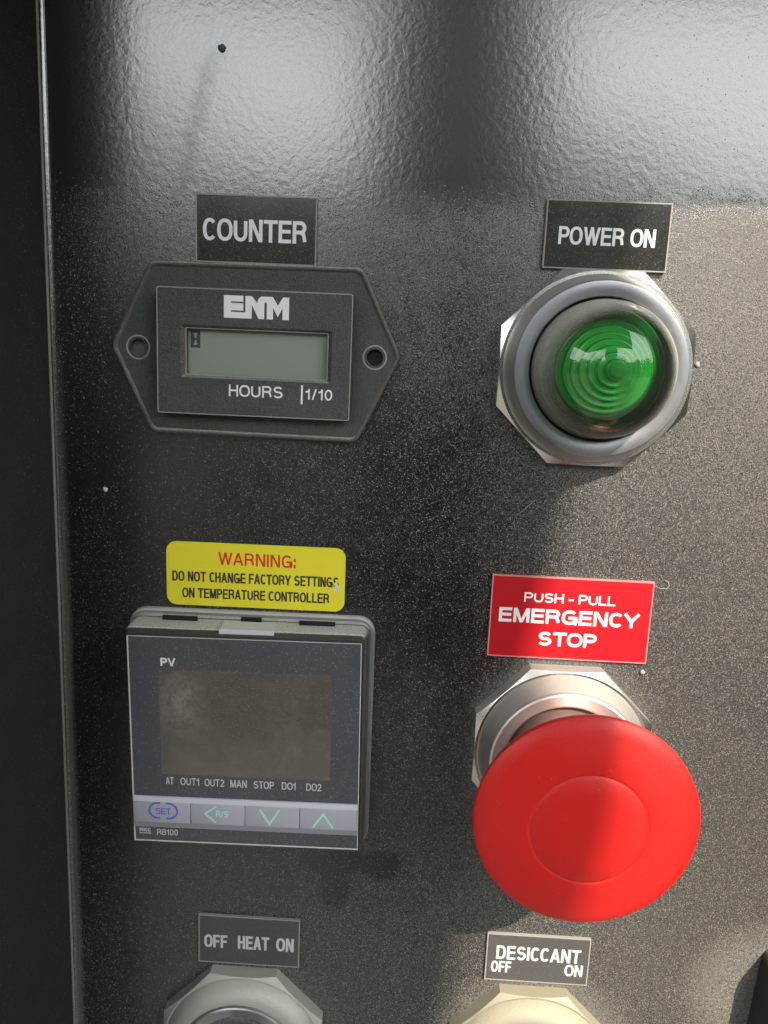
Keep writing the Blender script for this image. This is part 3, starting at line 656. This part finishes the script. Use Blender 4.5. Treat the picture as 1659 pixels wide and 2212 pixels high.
# ------------------------------------------------------------------ temperature controller
def controller():
    cx, cy = -32.65, -83.2
    t = thing('temperature_controller', 'square black temperature controller with brown screen and lilac key strip', 'controller', (cx, cy, 0))
    a = rad(1.05)
    rt = lambda p: (cx + (p[0]-cx)*cos(a) - (p[1]-cy)*sin(a), cy + (p[0]-cx)*sin(a) + (p[1]-cy)*cos(a))
    R0 = 0.45
    S = lambda w, hx, hy, r: at(rrect(cx-(10-w)*0.03, cy-(10-w)*0.07, hx, hy, r, 5, R0 + w*0.06), w)
    V, F = loft([S(0, 27.9, 28.2, 3.8), S(1.2, 27.9, 28.1, 3.8), S(1.7, 27.5, 27.7, 3.4)], False, True)
    mesh('mount_collar', V, F, 'collar', t, angle=25)
    V, F = loft([S(1.6, 26.9, 27.1, 2.6), S(3.1, 26.9, 26.85, 2.4), S(3.15, 26.6, 26.6, 2.0), S(4.6, 26.5, 26.5, 1.6),
                 S(6.6, 26.3, 26.2, 1.3), S(8.3, 26.1, 25.95, 1.0), S(8.6, 25.9, 25.7, 1.0)], False, True)
    mesh('housing', V, F, 'grey_top', t, angle=25)
    V, F = loft([S(8.5, 25.8, 25.5, 0.8), S(9.5, 25.7, 25.2, 0.8), S(9.9, 25.5, 24.9, 0.6)], False, True)
    mesh('face_frame', V, F, 'framem', t, angle=25)
    def q(name, u0, u1, v0, v1, w, mat, depth=0.12, bev=0.0):
        return slab(name, [rt(p) for p in ((u0, v0), (u1, v0), (u1, v1), (u0, v1))], w-depth, w, mat, t, bev)
    L0, R0_, B0, T0 = -58.05, -7.25, -107.75, -58.9
    q('face_film', L0+0.25, R0_-0.2, B0+0.3, T0-0.05, 10.05, 'film', 0.2)
    rt_ = rt
    # thin bright edge of the face
    o4 = [rt(p) for p in ((L0, B0), (R0_, B0), (R0_, T0), (L0, T0))]; i4 = [rt(p) for p in ((L0+.28, B0+.28), (R0_-.16, B0+.28), (R0_-.16, T0-.1), (L0+.28, T0-.1))]
    frame('face_rim', o4, i4, 9.7, 10.12, 'rimm', t)
    q('screen', -51.4, -13.65, -91.1, -66.4, 10.08, 'screen', 0.1)
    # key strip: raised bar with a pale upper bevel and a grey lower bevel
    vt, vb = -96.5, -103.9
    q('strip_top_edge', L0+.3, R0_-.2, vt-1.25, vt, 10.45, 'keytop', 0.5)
    ks = [(-57.75, -45.02), (-44.88, -32.73), (-32.59, -20.42), (-20.28, -7.45)]
    for (a0, a1) in ks: q('key', a0, a1, -102.75, -97.78, 10.6, 'keystrip', 0.6, 0.12)
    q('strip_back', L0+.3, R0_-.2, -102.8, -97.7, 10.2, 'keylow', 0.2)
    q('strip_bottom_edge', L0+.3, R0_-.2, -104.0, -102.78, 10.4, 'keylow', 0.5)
    def tx(s, u0, u1, v0, v1, mat='white_ink', bold=0.0, w=10.09):
        # boxes were measured on the turned face: turn back, then draw turned
        b = lambda p: (cx + (p[0]-cx)*cos(-a) - (p[1]-cy)*sin(-a), cy + (p[0]-cx)*sin(-a) + (p[1]-cy)*cos(-a))
        m0 = b(((u0+u1)/2, (v0+v1)/2)); hx, hy = (u1-u0)/2, (v1-v0)/2
        text('lettering', s, m0[0]-hx, m0[0]+hx, m0[1]-hy, m0[1]+hy, w, mat, t, bold, rot=rt)
    tx('PV', -51.2, -47.9, -65.85, -64.0, bold=0.22)
    for s, u0, u1 in (('AT', -50.3, -48.5), ('OUT1', -47.0, -42.75), ('OUT2', -41.55, -37.15), ('MAN', -35.75, -32.05), ('STOP', -30.55, -26.0), ('DO1', -24.25, -21.1), ('DO2', -18.8, -15.4)):
        f = (u0+33)*0.0135; tx(s, u0, u1, -93.6+f, -91.85+f, 'dull_ink')
    tx('SET', -52.5, -49.0, -101.0, -99.45, 'blue_ink', 0.16, 10.62)
    tx('R/S', -38.85, -36.1, -100.9, -99.3, 'mint_ink', 0.0, 10.62)
    def arc(c, rx, ry, a0, a1, n=14): return [(c[0]+rx*cos(rad(a0+(a1-a0)*i/n)), c[1]+ry*sin(rad(a0+(a1-a0)*i/n))) for i in range(n+1)]
    c_ = (-50.75, -100.1)
    left = [(-51.4, -98.25)] + arc((-51.9, c_[1]), 2.0, 1.85, 95, 265) + [(-51.4, -101.95)]
    rgt = [(-50.1, -98.25)] + arc((-49.6, c_[1]), 2.0, 1.85, 85, -85) + [(-50.1, -101.95)]
    strokes('set_symbol', [left, rgt], 0.42, 10.66, 'blue_ink', t)
    strokes('arrow_symbol', [[(-38.8, -98.3), (-41.3, -100.25), (-38.85, -102.25)]], 0.42, 10.66, 'mint_ink', t)
    strokes('arrow_symbol', [[(-28.95, -98.5), (-26.75, -101.85), (-24.6, -98.3)]], 0.42, 10.66, 'mint_ink', t)
    strokes('arrow_symbol', [[(-17.05, -102.05), (-14.75, -98.65), (-12.6, -101.9)]], 0.42, 10.66, 'mint_ink', t)
    tx('RKC', -56.4, -53.75, -105.85, -104.95, 'dull_ink', 0.24)
    strokes('lettering', [[(-56.4, -106.25), (-53.75, -106.2)]], 0.2, 10.1, 'dull_ink', t)
    tx('RB100', -52.4, -47.65, -106.45, -105.0, 'dull_ink')
    # slots and clip on the dusty upper side
    for u0, u1, w0, w1 in ((-52.4, -44.6, 4.3, 4.65), (-35.0, -30.5, 3.5, 4.0), (-22.0, -14.0, 4.3, 4.65)):
        v = -56.35 + (u0+32)*0.012
        V, F = loft([[(u0, v+.33, w0), (u1, v+.4, w0), (u1, v+.4, w1), (u0, v+.33, w1)], [(u0, v-1, w0), (u1, v-1, w0), (u1, v-1, w1), (u0, v-1, w1)]], True, True)
        mesh('vent_slot', V, F, 'deep', t)
    v = -56.55
    V, F = loft([[(-38.2, v, 5.4), (-27.2, v+.1, 5.4), (-26.7, v-.35, 9.3), (-38.6, v-.5, 9.3)], [(-38.2, v-2, 5.4), (-27.2, v-2, 5.4), (-26.7, v-2, 9.5), (-38.6, v-2, 9.5)]], True, True)
    mesh('clip', V, F, 'clipm', t)
MAT['collar'] = dusty('dusty_mount_collar', (0.03, 0.03, 0.03), 0.5, dust=0.4, top=0.9, film=0.30, dustcol=(0.54, 0.55, 0.53, 1))
MAT['framem'] = dusty('black_face_frame', (0.02, 0.02, 0.02), 0.4, dust=0.2, top=0.08, film=0.02)
MAT['rimm'] = dusty('pale_film_edge', (0.75, 0.75, 0.72), 0.4, dust=0.5, top=0.0, film=0.0)
controller()

# ------------------------------------------------------------------ latch handle at the right edge
def latch():
    t = thing('latch_handle', 'black rounded latch handle cut off by the right edge of the picture', 'handle', (97, -160, 0))
    sh = poly_round([(91.6, -134.5), (90.2, -160), (88.5, -205), (112, -205), (112, -133.5), (98.0, -132.0)][::1], 3.0, 8)
    def ins(d): 
        c = Vector((100, -168)); return [(c.x+(x-c.x)*(1-d/12), c.y+(y-c.y)*(1-d/36)) for x, y in sh]
    V, F = loft([at(sh, 0.0), at(sh, 1.0), at(ins(0.4), 7.0), at(ins(0.9), 9.0), at(ins(1.8), 9.8), at(ins(3.0), 10.0)], False, True)
    mesh('grip', V, F, 'rubber', t, angle=40)
latch()

# ------------------------------------------------------------------ bits of dirt one can point to
def bit(name, label, cat, pts, r, mat):
    o = tube(name, pts, r, mat, origin=pts[0], n=5); o['label'] = label; o['category'] = cat; return o
bit('lint_fibre', 'curled pale fibre at the top right corner of the red plate', 'fibre', [(55.8, -45.0, .3), (57.2, -45.5, .6), (58.4, -45.4, .8), (59.0, -44.7, .7), (58.7, -43.9, .4), (58.0, -43.7, .3)], 0.08, 'lint')
bit('lint_fibre', 'thin pale fibre on the panel below the green pilot light', 'fibre', [(28.2, -27.2, .2), (26.0, -29.4, .3), (24.2, -31.0, .2), (24.0, -32.4, .3), (24.4, -34.0, .2)], 0.035, 'lint')
bit('lint_fibre', 'pale fibre on the panel right of the hour meter flange', 'fibre', [(-1.2, 17.5, .2), (1.0, 18.4, .3), (3.5, 17.8, .2), (5.2, 17.9, .2)], 0.04, 'lint')
def blob(name, label, cat, c, r, mat, seed, flat=0.5):
    rnd = random.Random(seed); bm = bmesh.new(); bmesh.ops.create_icosphere(bm, subdivisions=2, radius=1.0)
    V = [(c[0]+v.co.x*r*(1+rnd.uniform(-.3, .3)), c[1]+v.co.y*r*(1+rnd.uniform(-.3, .3)), max(0, v.co.z*r*flat+r*flat*.6)) for v in bm.verts]
    F = [tuple(v.index for v in f.verts) for f in bm.faces]; bm.free()
    o = mesh(name, V, F, mat, origin=(c[0], c[1], 0), smooth=True); o['label'] = label; o['category'] = cat; return o
blob('grit_speck', 'single white speck on the black panel below the hour meter', 'speck', (-66.3, -29.4), 0.5, 'chip', 3)
blob('mud_spot', 'small brown mud spot near the top of the panel', 'mud spot', (-40.7, 60.6), 0.75, 'mud', 4)
blob('grit_speck', 'white speck on the controller side of the left seam', 'speck', (-82.0, -91.6), 0.35, 'chip', 5) if False else None
blob('grit_speck', 'yellowish crumb below the right corner of the red plate', 'speck', (55.4, -65.3), 0.6, 'lint', 6)
blob('grit_speck', 'pale crumb on the right side of the green light nut', 'speck', (59.6, 3.2), 0.6, 'lint', 8)

# ------------------------------------------------------------------ what stands in front of the cabinet: ground, trees, added shade slab, photographer
def simple(name, colr, rough=0.8, sc=3.0, var=0.3):
    m = bpy.data.materials.new(name); m.use_nodes = True; t = m.node_tree; b = t.nodes['Principled BSDF']
    tc = t.nodes.new('ShaderNodeTexCoord'); n = t.nodes.new('ShaderNodeTexNoise'); n.inputs['Scale'].default_value = sc; n.inputs['Detail'].default_value = 6
    mx = t.nodes.new('ShaderNodeMix'); mx.data_type = 'RGBA'; t.links.new(tc.outputs['Object'], n.inputs['Vector']); t.links.new(n.outputs['Fac'], mx.inputs['Factor'])
    mx.inputs['A'].default_value = (*[c*(1-var) for c in colr], 1); mx.inputs['B'].default_value = (*[c*(1+var) for c in colr], 1)
    t.links.new(mx.outputs['Result'], b.inputs['Base Color']); b.inputs['Roughness'].default_value = rough; return m
def setting():
    me = bpy.data.meshes.new('ground'); s = 150
    me.from_pydata([(-s, -s, 0), (s, -s, 0), (s, s, 0), (-s, s, 0)], [], [(0, 1, 2, 3)])
    g = link('ground', me, simple('pale_gravel', (0.07, 0.065, 0.055), 0.9, 0.8, 0.25)); g['kind'] = 'structure'
    # tree line: leaf cards through an uneven belt
    rnd = random.Random(3); V, F = [], []
    for k in range(46):
        ang = rad(-175 + 170*k/45.0 + rnd.uniform(-1.5, 1.5)); D = rnd.uniform(15, 19); cx, cy = D*cos(ang), D*sin(ang); H = rnd.uniform(3.8, 5.6)
        for i in range(420):
            a, b, c = rnd.gauss(0, 0.55), rnd.gauss(0, 0.55), rnd.random()
            p = Vector((cx+a*1.3, cy+b*1.3, 0.1 + c*H)); q = rnd.uniform(.12, .28)
            d1 = Vector((rnd.gauss(0, 1), rnd.gauss(0, 1), rnd.gauss(0, 1))).normalized(); d2 = d1.cross(Vector((rnd.gauss(0, 1), rnd.gauss(0, 1), rnd.gauss(0, 1)))).normalized()
            n = len(V); V += [tuple(p+d1*q), tuple(p+d2*q), tuple(p-d1*q), tuple(p-d2*q)]; F.append((n, n+1, n+2, n+3))
    me = bpy.data.meshes.new('tree_line'); me.from_pydata(V, [], F)
    o = link('tree_line', me, simple('leaf_green', (0.07, 0.12, 0.03), 0.6, 1.2, 0.6)); o['kind'] = 'stuff'
    # unseen slab added above the left half to cast the diagonal shade edge
    z = 450
    def P(u, w): return (u, z, w)
    c = [P(-700, 120), P(176, 150), P(480, 780), P(-620, 900)]
    V = [(x, y, w) for x, y, w in c] + [(x, y+18, w) for x, y, w in c]
    d = mesh('shade_slab', V, [(0, 1, 2, 3), (7, 6, 5, 4), (0, 4, 5, 1), (1, 5, 6, 2), (2, 6, 7, 3), (3, 7, 4, 0)], 'hood', origin=(-700, 450, 120))
    d['label'] = 'unseen black slab added to shade the left of the control panel'; d['category'] = 'door'
setting()

def photographer():
    t = thing('person', 'person in dark clothes standing before the panel holding up a phone', 'person', (60, -1350, 620))
    t['_o'] = [60, -1350, 620]
    J = {'pel': (70, -430, 620, 130), 'bel': (70, -300, 615, 125), 'che': (70, -60, 600, 135), 'nek': (40, 80, 585, 62), 'hd0': (32, 150, 570, 84), 'hd1': (30, 245, 562, 92), 'hd2': (30, 330, 570, 76),
         'sl': (-105, -25, 590, 62), 'el': (-190, -270, 470, 42), 'wl': (-60, -110, 300, 28), 'hl': (-30, -75, 225, 26),
         'sr': (240, -25, 590, 62), 'er': (310, -270, 470, 42), 'wr': (130, -120, 300, 28), 'hr': (85, -80, 225, 26),
         'kl': (-30, -870, 600, 72), 'al': (-40, -1290, 640, 45), 'fl': (-45, -1325, 540, 34), 'kr': (170, -870, 600, 72), 'ar': (180, -1290, 640, 45), 'fr': (185, -1325, 540, 34)}
    E = [('pel', 'bel'), ('bel', 'che'), ('che', 'nek'), ('nek', 'hd0'), ('hd0', 'hd1'), ('hd1', 'hd2'), ('che', 'sl'), ('sl', 'el'), ('el', 'wl'), ('wl', 'hl'), ('che', 'sr'), ('sr', 'er'), ('er', 'wr'), ('wr', 'hr'),
         ('pel', 'kl'), ('kl', 'al'), ('al', 'fl'), ('pel', 'kr'), ('kr', 'ar'), ('ar', 'fr')]
    keys = list(J); org = Vector(t['_o'])
    me = bpy.data.meshes.new('body')
    me.from_pydata([((J[k][0]-org[0])*MM, -(J[k][2]-org[2])*MM, (J[k][1]-org[1])*MM) for k in keys], [(keys.index(a), keys.index(b)) for a, b in E], [])
    o = link('body', me, simple('dark_clothes', (0.045, 0.047, 0.05), 0.85), t)
    md = o.modifiers.new('skin', 'SKIN')
    for i, k in enumerate(keys):
        r = J[k][3]*MM; me.skin_vertices[0].data[i].radius = (r, r)
    me.skin_vertices[0].data[0].use_root = True
    o.modifiers.new('sub', 'SUBSURF').levels = 1
    p = thing('phone', 'dark phone held up in front of the panel', 'phone', (26, -60, 172))
    slab('case', rrect(24, -50, 37, 74, 9, 5), 169.5, 177.5, MAT['deep'], p)
photographer()
for o in bpy.data.objects:
    if '_o' in o.keys(): del o['_o']
